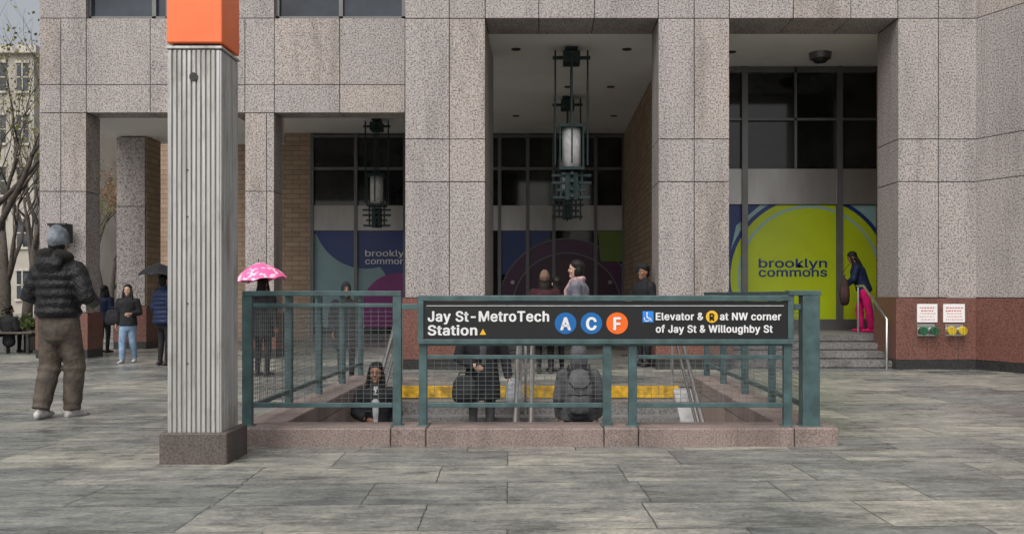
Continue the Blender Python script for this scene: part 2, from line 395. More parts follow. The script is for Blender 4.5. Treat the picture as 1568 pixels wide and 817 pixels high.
gb.build('window_graphic_blue',[flat('graphic_blue',(.014,.045,.21)),gf_teal2,gf_lime,gf_pur,glassd,gf_mar,gf_gray,gf_pur2,gf_lime2],B)
for (t,py) in (('brooklyn',392),('commons',404)): text(t,X(559,S),X(628,S),Z(py,S),9.5*S/F,S+.01,gf_white,B,'lettering',.012)
for px in (785,934): 
    m2=MB(); m2.tube([(X(px,S),S-.1,Z(432,S)),(X(px,S),S-.02,Z(432,S))],[.06],0,16,False); m2.build('door_pull',[steelb],B)
mb=MB()
for z0 in (6.75,9.9):
    for a,b,ms in ((132,255,(132,232,253)),(420,622,(422,520,617))):
        mb.box(X(a,D2),X(b,D2),D2+.2,D2+.35,z0,z0+1.7,0)
        for p in ms: mb.box(X(p,D2)-.04,X(p,D2)+.04,D2+.12,D2+.2,z0,z0+1.7,1)
        mb.box(X(a,D2),X(b,D2),D2+.12,D2+.199,z0,z0+.07,1)
mb.build('upper_windows',[glass_mat('window_glass',(.03,.038,.05)),mull],B)
mb=MB()
mb.tube([(X(1256,18.5),18.5,5.98),(X(1256,18.5),18.5,5.86)],[.22,.2],0,24,False); mb.tube([(X(1256,18.5),18.5,5.86),(X(1256,18.5),18.5,5.8)],[.15,.12],1,24,False)
for px,d in ((960,18.2),(790,18.2),(935,21.5),(870,21.5),(1120,18.4),(520,22),(790,25),(940,25)):
    mb.tube([(X(px,d),d,5.99),(X(px,d),d,5.965)],[.09],1,20,False)
mb.build('ceiling_lamp',[mull,darkm],B)
def wallsign(px0,px1,py0,py1):
    e=E('warning_sign'); d=15.945; m=MB(); m.box(X(px0,d),X(px1,d),d-.012,d,Z(py1,d),Z(py0,d)); m.build('panel',[white],e)
    m=MB(); w=X(px1,d)-X(px0,d); rr=random.Random(px0)
    cxx=(X(px0,d)+X(px1,d))/2
    for k in range(5):
        z=Z(py0+5+k*4.6,d); hgt=.018 if k<2 else .011
        x=cxx-w*rr.uniform(.30,.40)
        while x<cxx+w*.33:
            l=rr.uniform(.015,.045); m.box(x,x+l,d-.0145,d-.0125,z-hgt,z); x+=l+.014
    m.build('lettering',[redc],e)
wallsign(1404,1435,465,493); wallsign(1444,1477,465,493)
for px0,mt in ((1409,M('valve_green',(.03,.13,.06),.4)),(1452,M('valve_yellow',(.55,.4,.03),.4))):
    e=E('fire_department_connection'); m=MB(); d=15.95
    m.box(X(px0-5,d),X(px0+22,d),d-.02,d,Z(514,d),Z(496,d),1)
    for k in (0,17):
        x=X(px0+k,d); z=Z(505,d)
        m.tube([(x,d-.02,z),(x,d-.10,z)],[.05,.05],1,16,False); m.tube([(x,d-.10,z),(x,d-.17,z-.01)],[.075,.07],0,18,False)
        m.box(x-.012,x+.012,d-.2,d-.17,z-.08,z+.06,0)
    m.build('connection_caps',[mt,steel],e,bevel=.004)
e=E('step_handrail'); m=MB(); xh=5.85
m.tube([(xh,17.6,1.42),(xh,17.2,1.42),(xh,16.2,.92),(xh,16.05,.85),(xh,16.05,.0)],[.022],0,10); m.tube([(xh,17.5,1.42),(xh,17.5,.5)],[.02],0,10); m.build('rail',[steel],e,True)
# ------------------------------------------------------------------ lanterns
def lantern(px,d,drop):
    e=E('hanging_lantern',(X(px,d),d,5.98)); m=MB()
    m.box(-.36,.36,-.05,.05,-.22,-.17); m.box(-.12,.12,-.12,.12,-.05,0); m.box(-.05,.05,-.05,.05,-.2,-.05)
    m.box(-.16,.16,-.2,.2,-.32,-.1)
    for sx in (-1,1): m.box(sx*.31-.018,sx*.31+.018,-.018,.018,-drop-.05,-.05)
    for sx in (-1,1): m.box(-.016,.016,sx*.31-.016,sx*.31+.016,-drop-.05,-.15)
    m.box(-.03,.03,-.34,.34,-.215,-.175)
    g0=-1.55; g1=g0-.75
    m.box(-.24,.24,-.24,.24,g0,g0+.06); m.box(-.24,.24,-.24,.24,g1-.06,g1)
    for sx in (-1,1):
        for sy in (-1,1): m.box(sx*.22-.016,sx*.22+.016,sy*.22-.016,sy*.22+.016,g1,g0)
    m.tube([(0,0,g0+.05),(0,0,-.15)],[.012],0,8)
    for k,(z,w) in enumerate(((g1-.14,.38),(g1-.28,.38),(g1-.42,.28),(g1-.56,.36))):
        m.box(-w,w,-.03,.03,z-.03,z+.02); m.box(-.03,.03,-w,w,z-.035,z+.025)
    m.box(-.12,.12,-.12,.12,g1-.62,g1-.1)
    for sx in (-1,1): m.box(sx*.2-.02,sx*.2+.02,-.02,.02,g1-.6,g1-.05)
    m.build('frame',[greend],e,bevel=.004)
    g=MB(); g.tube([(0,0,g1+.002),(0,0,g0-.002)],[.175,.175],0,28,False); g.build('glass_cylinder',[frost],e,True)
lantern(875,18.1,2.2); lantern(869,22.6,2.9); lantern(577,25.5,2.2)
# ------------------------------------------------------------------ curb + stairwell
mb=MB(); cu=[-2.62]+[X(p,7.89) for p in (598,652,925,978,1217)]+[2.48]
for i in range(len(cu)-1): mb.box(cu[i]+.003,cu[i+1]-.003,7.89+.003*(i%2),8.29,-.02,.152+.003*(i%2))
for j in range(4):
    y0=8.29+.006+j*1.2
    mb.box(-2.62,-2.25,y0,y0+1.192,-.02,.15); mb.box(2.05,2.48,y0,y0+1.192,-.02,.15)
mb.build('stairwell_curb',[g_curb],None,bevel=.012)
ST=13.0
def stz(d): return -math.ceil((ST-d)/.32)*.17
E2=E('subway_stairs'); mb=MB(); wl=MB()
for i in range(15):
    z=-.17*(i+1); y1=ST-.32*i; mb.box(-2.24,2.04,y1-.32,y1,-3.2,z,0)
mb.box(-2.24,2.04,8.3,8.31,-3.2,-2.6,0)
mb.box(-2.24,2.04,ST+.001,ST+.35,-.4,.004,0); mb.box(-1.98,1.88,ST-.012,ST,-.15,.006,1); mb.box(-1.98,1.88,ST,ST+.06,-.02,.0065,1)
mb.build('steps',[g_step,yellow],E2)
for k in range(4): 
    y0=8.3+k*1.2
    wl.box(-2.6,-2.25,y0+.003,y0+1.197,-3.2,-.022); wl.box(2.05,2.4,y0+.003,y0+1.197,-3.2,-.022)
wl.box(-2.3,2.1,7.95,8.28,-3.2,-.022); wl.build('well_walls',[g_panel],E2)
mb=MB()
def slopez(y): return -(ST-y)*.531
for xs_ in (-2.0,1.85):
    mb.tube([(xs_,13.5,.95),(xs_,13.05,.95),(xs_,8.6,.95+slopez(8.6))],[.028],0,10); mb.tube([(xs_,13.45,.93),(xs_,13.45,0)],[.022],0,10)
    mb.tube([(xs_,13.5,.62),(xs_,13.05,.62),(xs_,8.6,.62+slopez(8.6))],[.02],0,10)
for xs_ in (-.31,-.13):
    mb.tube([(xs_,13.4,.95),(xs_,13.05,.95),(xs_,8.6,.95+slopez(8.6))],[.026],0,10)
    for y in (13.4,12.0,10.6,9.4): mb.tube([(xs_,y,.93+min(0,slopez(y))),(xs_,y,min(0,slopez(y))-.1)],[.026],0,10)
mb.tube([(-.31,13.4,.95),(-.31,13.46,.9),(-.13,13.46,.9),(-.13,13.4,.95)],[.024],0,10)
for xs_ in (-.31,-.22,-.13): mb.tube([(xs_,12.6,.75),(xs_,12.6,-.6)],[.02],0,10)
mb.build('handrails',[steel],E2,True)
mb=MB()
for xs_ in (-2.24,1.8):
    mb.add([(xs_,13,-.02),(xs_+.24,13,-.02),(xs_+.24,8.4,-2.3),(xs_,8.4,-2.3),(xs_,13,-.5),(xs_+.24,13,-.5),(xs_+.24,8.4,-2.9),(xs_,8.4,-2.9)],[(0,1,2,3),(4,7,6,5),(0,4,5,1),(1,5,6,2),(2,6,7,3),(3,7,4,0)])
mb.build('stringer',[M('stringer_metal',(.40,.40,.40),.4)],E2)
# ------------------------------------------------------------------ railing
R=E('stair_railing'); RD=8.05; mb=MB(); wm=MB()
def XR(p): return X(p,RD)
TZ=1.255
def post(p0,p1,y=RD,zt=TZ,zb=.15,dp=.03): mb.box(XR(p0),XR(p1),y-dp,y+dp,zb,zt); mb.box(XR(p0)-.02,XR(p1)+.02,y-dp-.02,y+dp+.02,zb,zb+.012)
def mesh_panel(xa,xb,za,zb_,y,axis='x',fixed=None):
    n=max(1,int((xb-xa)/.062)); k=max(1,int((zb_-za)/.037))
    for i in range(1,n):
        t=xa+(xb-xa)*i/n
        if axis=='x': wm.box(t-.0016,t+.0016,y-.0016,y+.0016,za,zb_)
        else: wm.box(fixed-.0016,fixed+.0016,t-.0016,t+.0016,za,zb_)
    for j in range(1,k):
        z=za+(zb_-za)*j/k
        if axis=='x': wm.box(xa,xb,y-.0045,y-.0017,z-.0014,z+.0014)
        else: wm.box(fixed-.0045,fixed-.0017,xa,xb,z-.0014,z+.0014)
post(372,387); post(602,615); post(642,654,zt=1.262); post(923,936,zt=.835); post(962,975,zt=.835); post(1199,1212,zt=1.262); post(1226,1252,zt=TZ+.004,dp=.07)
mb.box(XR(373),XR(614.6),RD-.035,RD+.035,TZ-.001,TZ+.012+.03)
mb.box(XR(387),XR(602),RD-.022,RD+.022,Z(623,RD),Z(616,RD))
mb.box(XR(387),XR(602),RD-.018,RD+.018,Z(470,RD),Z(464,RD))
mb.box(XR(615),XR(642),RD-.02,RD+.02,Z(474,RD),Z(465,RD))
mb.box(XR(1212),XR(1226),RD-.02,RD+.02,Z(474,RD),Z(465,RD))
mb.box(XR(1205),XR(1254),RD-.075,RD+.075,TZ+.005,TZ+.045)
mb.box(XR(654),XR(1199),RD-.024,RD+.024,Z(529,RD),Z(520,RD)); mb.box(XR(654),XR(923),RD-.02,RD+.02,Z(549,RD),Z(543,RD)); mb.box(XR(975),XR(1199),RD-.02,RD+.02,Z(549,RD),Z(543,RD))
for a,b in ((654,923),(975,1199)):
    mb.box(XR(a),XR(b),RD-.022,RD+.022,Z(623,RD),Z(616,RD))
    mesh_panel(XR(a),XR(b),Z(616,RD),Z(549,RD),RD)
mesh_panel(XR(387),XR(602),Z(616,RD),Z(470,RD),RD)
for sx,x in ((-1,XR(380)),(1,XR(1239))):
    ys=[RD+.07,9.35,10.6,11.85,13.05]
    for y in ys[1:]: mb.box(x-.035,x+.035,y-.035,y+.035,.14,TZ-.001)
    mb.box(x-.035,x+.035,RD+.076,13.09,TZ,TZ+.04)
    for i in range(4):
        a,b=ys[i]+(.035 if i else 0),ys[i+1]-.035
        mb.box(x-.02,x+.02,a,b,.29,.33); mb.box(x-.018,x+.018,a,b,1.14,1.17)
        mesh_panel(a,b,.33,1.14,0,'y',x)
mb.build('frame',[green],R,bevel=.004); wm.build('wire_mesh',[wire],R)
SG=E('subway_sign'); mb=MB(); sd=RD-.045
mb.box(XR(650),XR(1204),sd,RD+.03,Z(519,RD),Z(461,RD),0); mb.build('panel',[black],SG)
mb=MB()
mb.box(XR(641),XR(1213),sd-.02,RD+.045,Z(460.5,RD),Z(452,RD)); mb.box(XR(641),XR(1213),sd-.02,RD+.045,Z(526,RD),Z(518.5,RD)); mb.box(XR(641),XR(650),sd-.019,RD+.044,Z(518.5,RD),Z(460.5,RD)); mb.box(XR(1204),XR(1213),sd-.019,RD+.044,Z(518.5,RD),Z(460.5,RD))
mb.build('frame',[green],SG,bevel=.005)
def XS(p): return X(p,sd)
def ZS(p): return Z(p,sd)
ty=sd-.006
mb=MB(); mb.box(XS(653),XS(1200),ty+.002,ty+.005,ZS(468.2),ZS(467.4)); mb.build('white_stripe',[white],SG)
pm=sd/F
BO=.03
text('Jay St-MetroTech',XS(655),XS(841),ZS(491.5),16*pm,ty,white,SG,'lettering',BO,1.07)
text('Station',XS(655),XS(731),ZS(512.5),15.5*pm,ty,white,SG,'lettering',BO,1.07)
text('Elevator &',XS(1004),XS(1077),ZS(489.5),11.5*pm,ty,white,SG,'lettering',BO,1.07)
text('at NW corner',XS(1102),XS(1196),ZS(489.5),11.5*pm,ty,white,SG,'lettering',BO,1.07)
text('of Jay St & Willoughby St',XS(1004),XS(1183),ZS(508.5),11.5*pm,ty,white,SG,'lettering',BO,1.07)
for px,r,c,t,tm in ((866,16.5,blue,'A',white),(905.5,16.5,blue,'C',white),(945,16.5,orangec,'F',white),(1090,9.3,yellowc,'R',black)):
    cz=494.5 if r>10 else 484.5
    m=MB(); m.poly(circ(XS(px),ZS(cz),r*pm,40),ty+.002,0); m.build('route_bullet',[c],SG)
    hh=r*1.2; kw={'F':.36,'R':.42}.get(t,.5); text(t,XS(px-r*kw),XS(px+r*kw),ZS(cz+hh/2),hh*pm,ty-.002,tm,SG,'route_letter',.04)
m=MB(); m.poly([(XS(734.5),ZS(512)),(XS(744.5),ZS(512)),(XS(739.5),ZS(503))],ty,0); m.build('arrow',[yellowc],SG)
m=MB(); m.poly([(XS(984),ZS(493)),(XS(1000.5),ZS(493)),(XS(1000.5),ZS(476)),(XS(984),ZS(476))],ty+.002,0)
m.poly(circ(XS(990.5),ZS(479),1.5*pm,12),ty-.001,1)
def seg(a,b,w,y,mi):
    a=V((XS(a[0]),ZS(a[1]))); b=V((XS(b[0]),ZS(b[1]))); n=(b-a).normalized(); n=V((-n.y,n.x))*w*pm
    m.poly([tuple(a+n),tuple(b+n),tuple(b-n),tuple(a-n)],y,mi)
seg((990.5,481),(991,486.5),.9,ty-.001,1); seg((991,486.5),(995,486.5),.8,ty-.0015,1); seg((995,486.5),(997.5,491),.8,ty-.001,1)
pts=[(990.5+4*math.cos(t),487+4.3*math.sin(t)) for t in [math.radians(200-180*k/8) for k in range(9)]]
for p,q in zip(pts,pts[1:]): seg(p,q,.6,ty-.0005,1)
m.build('accessibility_symbol',[lblue,white],SG)
# ------------------------------------------------------------------ pillar
P=E('station_marker_pillar'); d0=7.1; x0,x1=X(257,d0),X(338,d0); w=x1-x0
mb=MB(); zt=Z(75,d0)
mb.box(x0+.009,x1-.009,d0+.009,d0+w-.009,.2,zt,1)
n=11; pit=w/n
for i in range(n):
    a=x0+i*pit+.004; mb.box(a,a+pit*.68,d0-.004,d0+.014,.21,zt-.01); mb.box(a,a+pit*.68,d0+w-.014,d0+w+.004,.21,zt-.01)
    b=d0+i*pit+.004; mb.box(x1-.014,x1+.004,b,b+pit*.68,.21,zt-.01); mb.box(x0-.004,x0+.014,b,b+pit*.68,.21,zt-.01)
mb.box(x0-.012,x1+.012,d0-.012,d0+w+.012,zt,zt+.02,0)
mb.build('fluted_shaft',[alum,alumd],P,bevel=.0035)
mb=MB(); mb.tube([(X(297,d0),d0-.012,Z(118,d0)),(X(297,d0),d0-.002,Z(118,d0))],[.032],0,20,False)
for zz in (2.2,1.85,1.2,.75): mb.tube([(x0+.15,d0-.012,zz),(x0+.15,d0-.002,zz)],[.006],0,8,False)
mb.build('hole_and_rivets',[darkm],P)
mb=MB(); mb.box(x0-.05,x1+.06,d0-.045,d0+w+.06,-.02,.235); mb.build('granite_base',[g_base],P,bevel=.012)
mb=MB(); mb.box(x0+.03,x1-.03,d0+.03,d0+w-.03,zt+.02,zt+.05); mb.build('collar',[darkm],P)
om=M('orange_panel',(.98,.19,.055),.35,0,.1,3)
mb=MB(); mb.box(x0-.008,x1+.012,d0-.01,d0+w+.01,zt+.045,zt+.56); mb.build('orange_cube',[om],P,bevel=.01)
# ------------------------------------------------------------------ people
def hand(hb,wr,dr,palm_n,side,s=1,curl=.5,mi=0):
    dr=V(dr).normalized(); pn=V(palm_n); pn=(pn-dr*pn.dot(dr)).normalized(); sd_=dr.cross(pn).normalized()*side
    wr=V(wr); k=s
    pc=wr+dr*.085*k
    hb.tube([wr-dr*.03*k,wr+dr*.03*k,pc],[(.024*k,.02*k),(.036*k,.016*k),(.04*k,.013*k)],mi,10,True,ref=pn)
    for i,(o,l) in enumerate(((-.029,.068),(-.010,.078),(.010,.072),(.029,.056))):
        b=pc+sd_*o*k-dr*.012*k
        a1=curl*.6; a2=curl*1.3; a3=curl*1.9
        p1=b+(dr*math.cos(a1)+pn*math.sin(a1))*l*.45*k; p2=p1+(dr*math.cos(a2)+pn*math.sin(a2))*l*.32*k; p3=p2+(dr*math.cos(a3)+pn*math.sin(a3))*l*.25*k
        hb.tube([b,p1,p2,p3],[.0095*k,.009*k,.008*k,.007*k],mi,8)
    b=wr+dr*.025*k-sd_*.028*k
    p1=b+(dr*.6-sd_*.7+pn*.25).normalized()*.035*k; p2=p1+(dr*.8-sd_*.2+pn*.5).normalized()*.03*k
    hb.tube([b,p1,p2],[.013*k,.011*k,.009*k],mi,8)
PROF=[(.30,.215,.175),(.60,.19,.15),(.78,.182,.142),(.88,.172,.132),(.97,.160,.124),(1.08,.146,.114),(1.22,.162,.122),(1.34,.182,.122),(1.41,.160,.10),(1.46,.10,.08),(1.50,.065,.065)]
def prof(z):
    for (a,b) in zip(PROF,PROF[1:]):
        if a[0]<=z<=b[0]:
            t=(z-a[0])/(b[0]-a[0]); return a[1]+(b[1]-a[1])*t,a[2]+(b[2]-a[2])*t
    return PROF[-1][1:] if z>1.4 else PROF[0][1:]
def person(name,x,d,z,rot,height,top,pants,skin=skinA,hair=c_hair,shoe=shoe_b,extra=c_grey,lean=0,bulk=.02,hem=.88,quilt=False,hs='long',hat=None,
           arms=None,legs=None,voxel=.013,hy=0,tilt=0,baggy=0,hoodm=None,scarf=None,inner=None,hands=True,curl=.5,width=1.0):
    s=height/1.75
    root=E(name,(x,d,z),rot)
    tl=math.tan(lean)
    def LN(p):
        p=V(p)
        if p.z>.92: p.y-=(p.z-.92)*tl
        return p*s
    mats=[top,pants,skin,hair,shoe,hoodm or extra,scarf or extra,inner or extra]
    mb=MB()
    hz=[.80,.86,.92,.98,1.04]; mb.tube([LN((0,0.005,q)) for q in hz],[((prof(q)[0]-.005)*s*width,(prof(q)[1]-.005)*s) for q in hz],1,20)
    zz=[]; q=hem
    while q<1.5: zz.append(q); q+=.02
    rad=[]
    for q in zz:
        a,b=prof(q); f=1 if q<1.38 else max(0,(1.5-q)/.12)
        e=bulk*f
        if quilt: e+=.020*abs(math.sin((q-hem)*math.pi/.085))*f
        if q-hem<.03 and quilt: e-=.010
        rad.append(((a*width+e)*s,(b+e)*s))
    mb.tube([LN((0,.005,q)) for q in zz],rad,0,24,cap=(False,True))
    if inner: mb.tube([LN((0,-.05-bulk*.5,1.46)),LN((0,-.085-bulk,1.38)),LN((0,-.112-bulk,1.28)),LN((0,-.100-bulk,1.05))],[(.05*s,.018*s),(.055*s,.018*s),(.045*s,.016*s),(.03*s,.014*s)],7,10)
    A={'L':[(-.185,0,1.385),(-.24,.03,1.12),(-.235,-.06,.89)],'R':[(.185,0,1.385),(.24,.03,1.12),(.235,-.06,.89)]}
    Lg={'L':[(-.09,0,.9),(-.10,-.015,.49),(-.10,.02,.09)],'R':[(.09,0,.9),(.10,-.015,.49),(.10,.02,.09)]}
    if arms: A.update(arms)
    if legs: Lg.update(legs)
    hb=MB()
    for k,pp in A.items():
        p=[LN(V((q[0]*(width if i==0 else 1),q[1],q[2]))) for i,q in enumerate(pp)]; b=bulk*.7
        path=[];rr=[]
        ts=[i/8 for i in range(9)]
        for i,t in enumerate(ts): path.append(p[0].lerp(p[1],t)); rr.append((.058+(.046-.058)*t+b+( .011*abs(math.sin(t*8)) if quilt else 0))*s)
        for i,t in enumerate(ts[1:]): path.append(p[1].lerp(p[2],t)); rr.append((.046+(.034-.046)*t+b*(1-.25*t)+( .010*abs(math.sin(t*7+1)) if quilt else 0))*s)
        mb.tube(path,rr,0,14,cap=(True,False))
        if hands:
            dr=(p[2]-p[1]).normalized(); inw=V((-1 if k=='R' else 1,-.2,0))
            hand(hb,p[2]+dr*.015*s,dr,inw,1 if k=='L' else -1,s,curl,0)
    for k,pp in Lg.items():
        p=[V(q)*s for q in pp]
        path=[];rr=[]
        for t in (0,.25,.5,.75,1): path.append(p[0].lerp(p[1],t)); rr.append((.092+(.062-.092)*t+baggy*(.4+.5*t))*s)
        for t in (.1,.2,.35,.5,.65,.8,.9,1): path.append(p[1].lerp(p[2],t)); rr.append((.062+(.044-.062)*t+baggy+(.007*math.sin(t*19) if baggy>.03 else 0))*s)
        mb.tube(path,rr,1,14,cap=(True,False))
        an=p[2]; side=-.25 if k=='L' else .25
        f=V((side*.5,-1,0)).normalized(); gz=an.z-.05*s
        mb.tube([V((an.x,an.y,gz+.005*s))-f*.055*s,V((an.x,an.y,gz+.004*s))+f*.04*s,V((an.x,an.y,gz-.004*s))+f*.13*s,V((an.x,an.y,gz-.01*s))+f*.185*s],[(.036*s,.042*s),(.042*s,.044*s),(.046*s,.032*s),(.034*s,.024*s)],4,12,ref=V((0,0,1)))
    if hoodm is not None:
        cz=1.50; pts=[]
        for i in range(15):
            a=math.radians(-30+i*240/14); pts.append(LN((.12*math.cos(a),.05+.10*math.sin(a),cz+.03*math.sin(a))))
        mb.tube(pts,[.05*s]*15,5,10); mb.tube([LN((0,.12,1.50)),LN((0,.15,1.42)),LN((0,.15,1.33))],[(.13*s,.06*s),(.14*s,.06*s),(.09*s,.03*s)],0,12)
    if scarf:
        pts=[LN((.085*math.cos(math.radians(a)),.0+.085*math.sin(math.radians(a)),1.475+.02*math.sin(math.radians(a)))) for a in range(0,361,24)]
        mb.tube(pts,[.042*s]*len(pts),6,10); mb.tube([LN((.03,-.09,1.46)),LN((.05,-.14-bulk,1.33)),LN((.05,-.14-bulk,1.2))],[(.045*s,.02*s)]*3,6,10)
    mb.remesh('body',mats,root,voxel*max(.8,s),2)
    if hands: hb.remesh('hands',[skin],root,.0055,1)
    hc=LN((0,-.012,1.628)); he=MB()
    zt=[(-.112,.026,.03,-.052),(-.095,.042,.05,-.036),(-.06,.057,.072,-.016),(-.02,.066,.086,-.004),(.02,.072,.093,0),(.055,.072,.092,.004),(.080,.060,.078,.008)]
    he.tube([V((0,y,q))*s for q,_,_,y in zt],[(a*s,b*s) for _,a,b,_ in zt],0,20)
    he.tube([V((0,.03,-.20))*s,V((0,.018,-.06))*s],[.056*s,.052*s],0,14)
    he.tube([V((0,-.086,.02))*s,V((0,-.103,-.018))*s],[.008*s,.013*s],0,8); he.ell(V((0,-.097,-.026))*s,V((.017,.013,.010))*s,0,10,6)
    he.ell(V((0,-.078,-.062))*s,V((.03,.016,.02))*s,0,10,6); he.ell(V((0,-.078,-.098))*s,V((.024,.018,.016))*s,0,10,6)
    he.tube([V((-.045,-.076,.024))*s,V((0,-.091,.026))*s,V((.045,-.076,.024))*s],[.009*s]*3,0,8)
    for sx in (-1,1): he.ell(V((sx*.073,.012,-.008))*s,V((.010,.018,.03))*s,0,10,6); he.ell(V((sx*.042,-.062,-.03))*s,V((.022,.022,.02))*s,0,10,6)
    he.ell(V((0,.024,.054))*s,V((.086,.108,.088))*s,1,22,12,-.35)
    he.ell(V((0,.05,-.02))*s,V((.076,.068,.095))*s,1,18,10)
    if hs=='long':
        he.tube([V((0,.05,0))*s,V((0,.075,-.12))*s,V((0,.085,-.24))*s,V((0,.085,-.33))*s],[(.085*s,.05*s),(.098*s,.05*s),(.10*s,.045*s),(.08*s,.03*s)],1,16)
        for sx in (-1,1): he.tube([V((sx*.060,-.02,.09))*s,V((sx*.086,-.02,-.02))*s,V((sx*.10,-.035,-.17))*s,V((sx*.095,-.075,-.28))*s],[.020*s,.024*s,.03*s,.022*s],1,10)
    if hs=='bob': he.ell(V((0,.04,-.03))*s,V((.098,.078,.13))*s,1,18,10)
    if hat=='beanie':
        he.ell(V((0,.026,.040))*s,V((.091,.116,.122))*s,2,24,14,-.40)
        he.ell(V((0,.05,.06))*s,V((.080,.090,.11))*s,2,20,12)
    if hat=='cap':
        he.ell(V((0,.01,.085))*s,V((.094,.112,.07))*s,2,22,12); he.tube([V((0,-.06,.065))*s,V((0,-.13,.055))*s,V((0,-.165,.045))*s],[(.075*s,.01*s),(.07*s,.009*s),(.045*s,.008*s)],2,14)
    if hat=='hood':
        he.ell(V((0,.03,.02))*s,V((.115,.125,.145))*s,2,22,12); he.ell(V((0,.06,-.08))*s,V((.11,.10,.11))*s,2,18,10)
    ho=he.remesh('head',[skin,hair,extra],root,.0065*max(.8,s),2,loc=hc)
    ho.rotation_euler=(tilt,0,hy)
    fm=MB()
    for sx in (-1,1):
        fm.ell(V((sx*.030,-.0770,.004))*s,V((.012,.010,.0055))*s,0,10,6); fm.ell(V((sx*.030,-.0862,.004))*s,V((.0055,.003,.0055))*s,1,8,6)
        fm.tube([V((sx*.016,-.0945,.028))*s,V((sx*.034,-.089,.033))*s,V((sx*.048,-.079,.027))*s],[.0032*s]*3,2,6)
    fm.tube([V((-.022,-.086,-.060))*s,V((0,-.0945,-.058))*s,V((.022,-.086,-.060))*s],[(.003*s),(.006*s),(.003*s)],3,8)
    fo=fm.build('face',[eyew,eyed,hair,lip],root,True); fo.location=hc; fo.rotation_euler=(tilt,0,hy)
    return root,s
def bag(root,c,size,mat,strap=None,rot=0):
    m=MB(); w,dp,h=size
    m.tube([(0,0,-h/2),(0,0,-h*.2),(0,0,h*.3),(0,0,h/2)],[(w/2,dp/2),(w*.52,dp*.55),(w*.46,dp*.48),(w*.36,dp*.3)],0,20,True,power=.6)
    m.tube([(-w*.25,0,h/2),(-w*.2,0,h*.8),(w*.2,0,h*.8),(w*.25,0,h/2)],[.012]*4,0,8)
    o=m.build('handbag',[mat],root,True); o.location=c; o.rotation_euler=(0,0,rot)
    if strap:
        m=MB(); m.tube(strap,[(.016,.006)]*len(strap),0,8); m.build('strap',[mat],root,True)
pi=math.pi
d=9.75
person('man',X(90,d),d,0,pi-.15,1.93,c_puffer,c_brown,skinA,c_hair,shoe_w,c_beanie,bulk=.040,hem=.94,quilt=True,hs='short',hat='beanie',hoodm=c_fur,baggy=.036,voxel=.011,
  arms={'L':[(-.18,0,1.38),(-.29,.02,1.14),(-.18,-.26,1.08)],'R':[(.18,0,1.38),(.29,.02,1.14),(.18,-.26,1.08)]},
  legs={'L':[(-.09,0,.9),(-.10,-.09,.50),(-.08,-.08,.07)],'R':[(.09,0,.9),(.09,0,.48),(.09,.13,.09)]},hy=.1)
d=17.5
r,s=person('woman',X(196,d),d,0,.1,1.44,c_black,c_jean,skinB,c_hair,shoe_w,c_black,bulk=.03,hem=.84,hs='long',baggy=.02,
  legs={'L':[(-.09,0,.9),(-.09,-.10,.50),(-.08,-.14,.08)],'R':[(.09,0,.9),(.09,.02,.48),(.10,.14,.10)]},arms={'R':[(.185,0,1.385),(.25,.02,1.12),(.14,-.22,1.10)]},inner=c_black)
bag(r,(-.26,-.04,.85),(.26,.1,.22),c_black)
def umbrella(x,d,z,mat,R_=.5,dome=1.6,tilty=0):
    e=E('umbrella',(x,d,z)); e.rotation_euler=(0,tilty,0); m=MB(); n=48
    prof_=[(0.0,.0),(.12,-.012),(.3,-.05),(.5,-.11),(.7,-.19),(.87,-.275),(1.0,-.36)]
    vs=[(0,0,.002)]; fs=[]
    for (r,zz) in prof_[1:]:
        for k in range(n):
            a=2*pi*k/n; seg_=(k%6)/6; sag=math.sin(seg_*pi); rr=r*R_*(1-.07*sag*r); vs.append((rr*math.cos(a),rr*math.sin(a),zz*R_*dome+.03*sag*r*r))
    for k in range(n): fs.append((0,1+k,1+(k+1)%n))
    for i in range(len(prof_)-2):
        for k in range(n): a=1+i*n+k; b=1+i*n+(k+1)%n; fs.append((a,a+n,b+n,b))
    m.add(vs,fs,0); m.build('canopy',[mat],e,True)
    m=MB(); m.tube([(0,0,.06),(0,0,-.72)],[.007],0,8); m.tube([(0,0,-.7),(0,0,-.78),(0.02,0,-.82),(.05,0,-.82),(.06,0,-.78)],[.012],0,8)
    for k in range(8):
        a=2*pi*k/8; m.tube([(0,0,-.02)]+[(r*R_*math.cos(a),r*R_*math.sin(a),zz*R_*dome-.006) for r,zz in prof_[2:]],[.004],0,6)
    m.build('shaft_and_ribs',[darkm],e,True)
def pinkm():
    m,nt,b=newmat('umbrella_pink'); v=coords(nt); f=noise(nt,v,11,2)
    c=ramp(nt,f,[(.5,(.85,.13,.36)),(.53,(.85,.16,.40)),(.57,(.8,.6,.68))]); nt.links.new(c,b.inputs['Base Color']); b.inputs['Roughness'].default_value=.5; return m
d=16.8; umbrella(X(243,d),d,Z(403,d),c_black,.36,1.7); person('pedestrian',X(250,d),d+.05,0,2.6,1.62,c_navy,c_black,skinA,bulk=.05,hem=.8,quilt=True,hs='short')
d=14.6; umbrella(X(396,d),d,Z(402,d),pinkm(),.42,1.9,tilty=-.12); person('pedestrian',X(401,d),d+.05,0,2.8,1.52,c_black,c_black,skinA,bulk=.04,hem=.7,hs='long',arms={'R':[(.185,0,1.385),(.25,.02,1.14),(.10,-.22,1.25)]})
d=13.7; person('pedestrian',X(530,d),d,0,.3,1.42,c_black,c_black,skinA,bulk=.05,hem=.6,hs='short',hat='beanie',extra=c_black)
person('pedestrian',X(160,20.5),20.5,0,2.9,1.45,c_navy,c_black,skinA,bulk=.04,hem=.8)
d=13.4
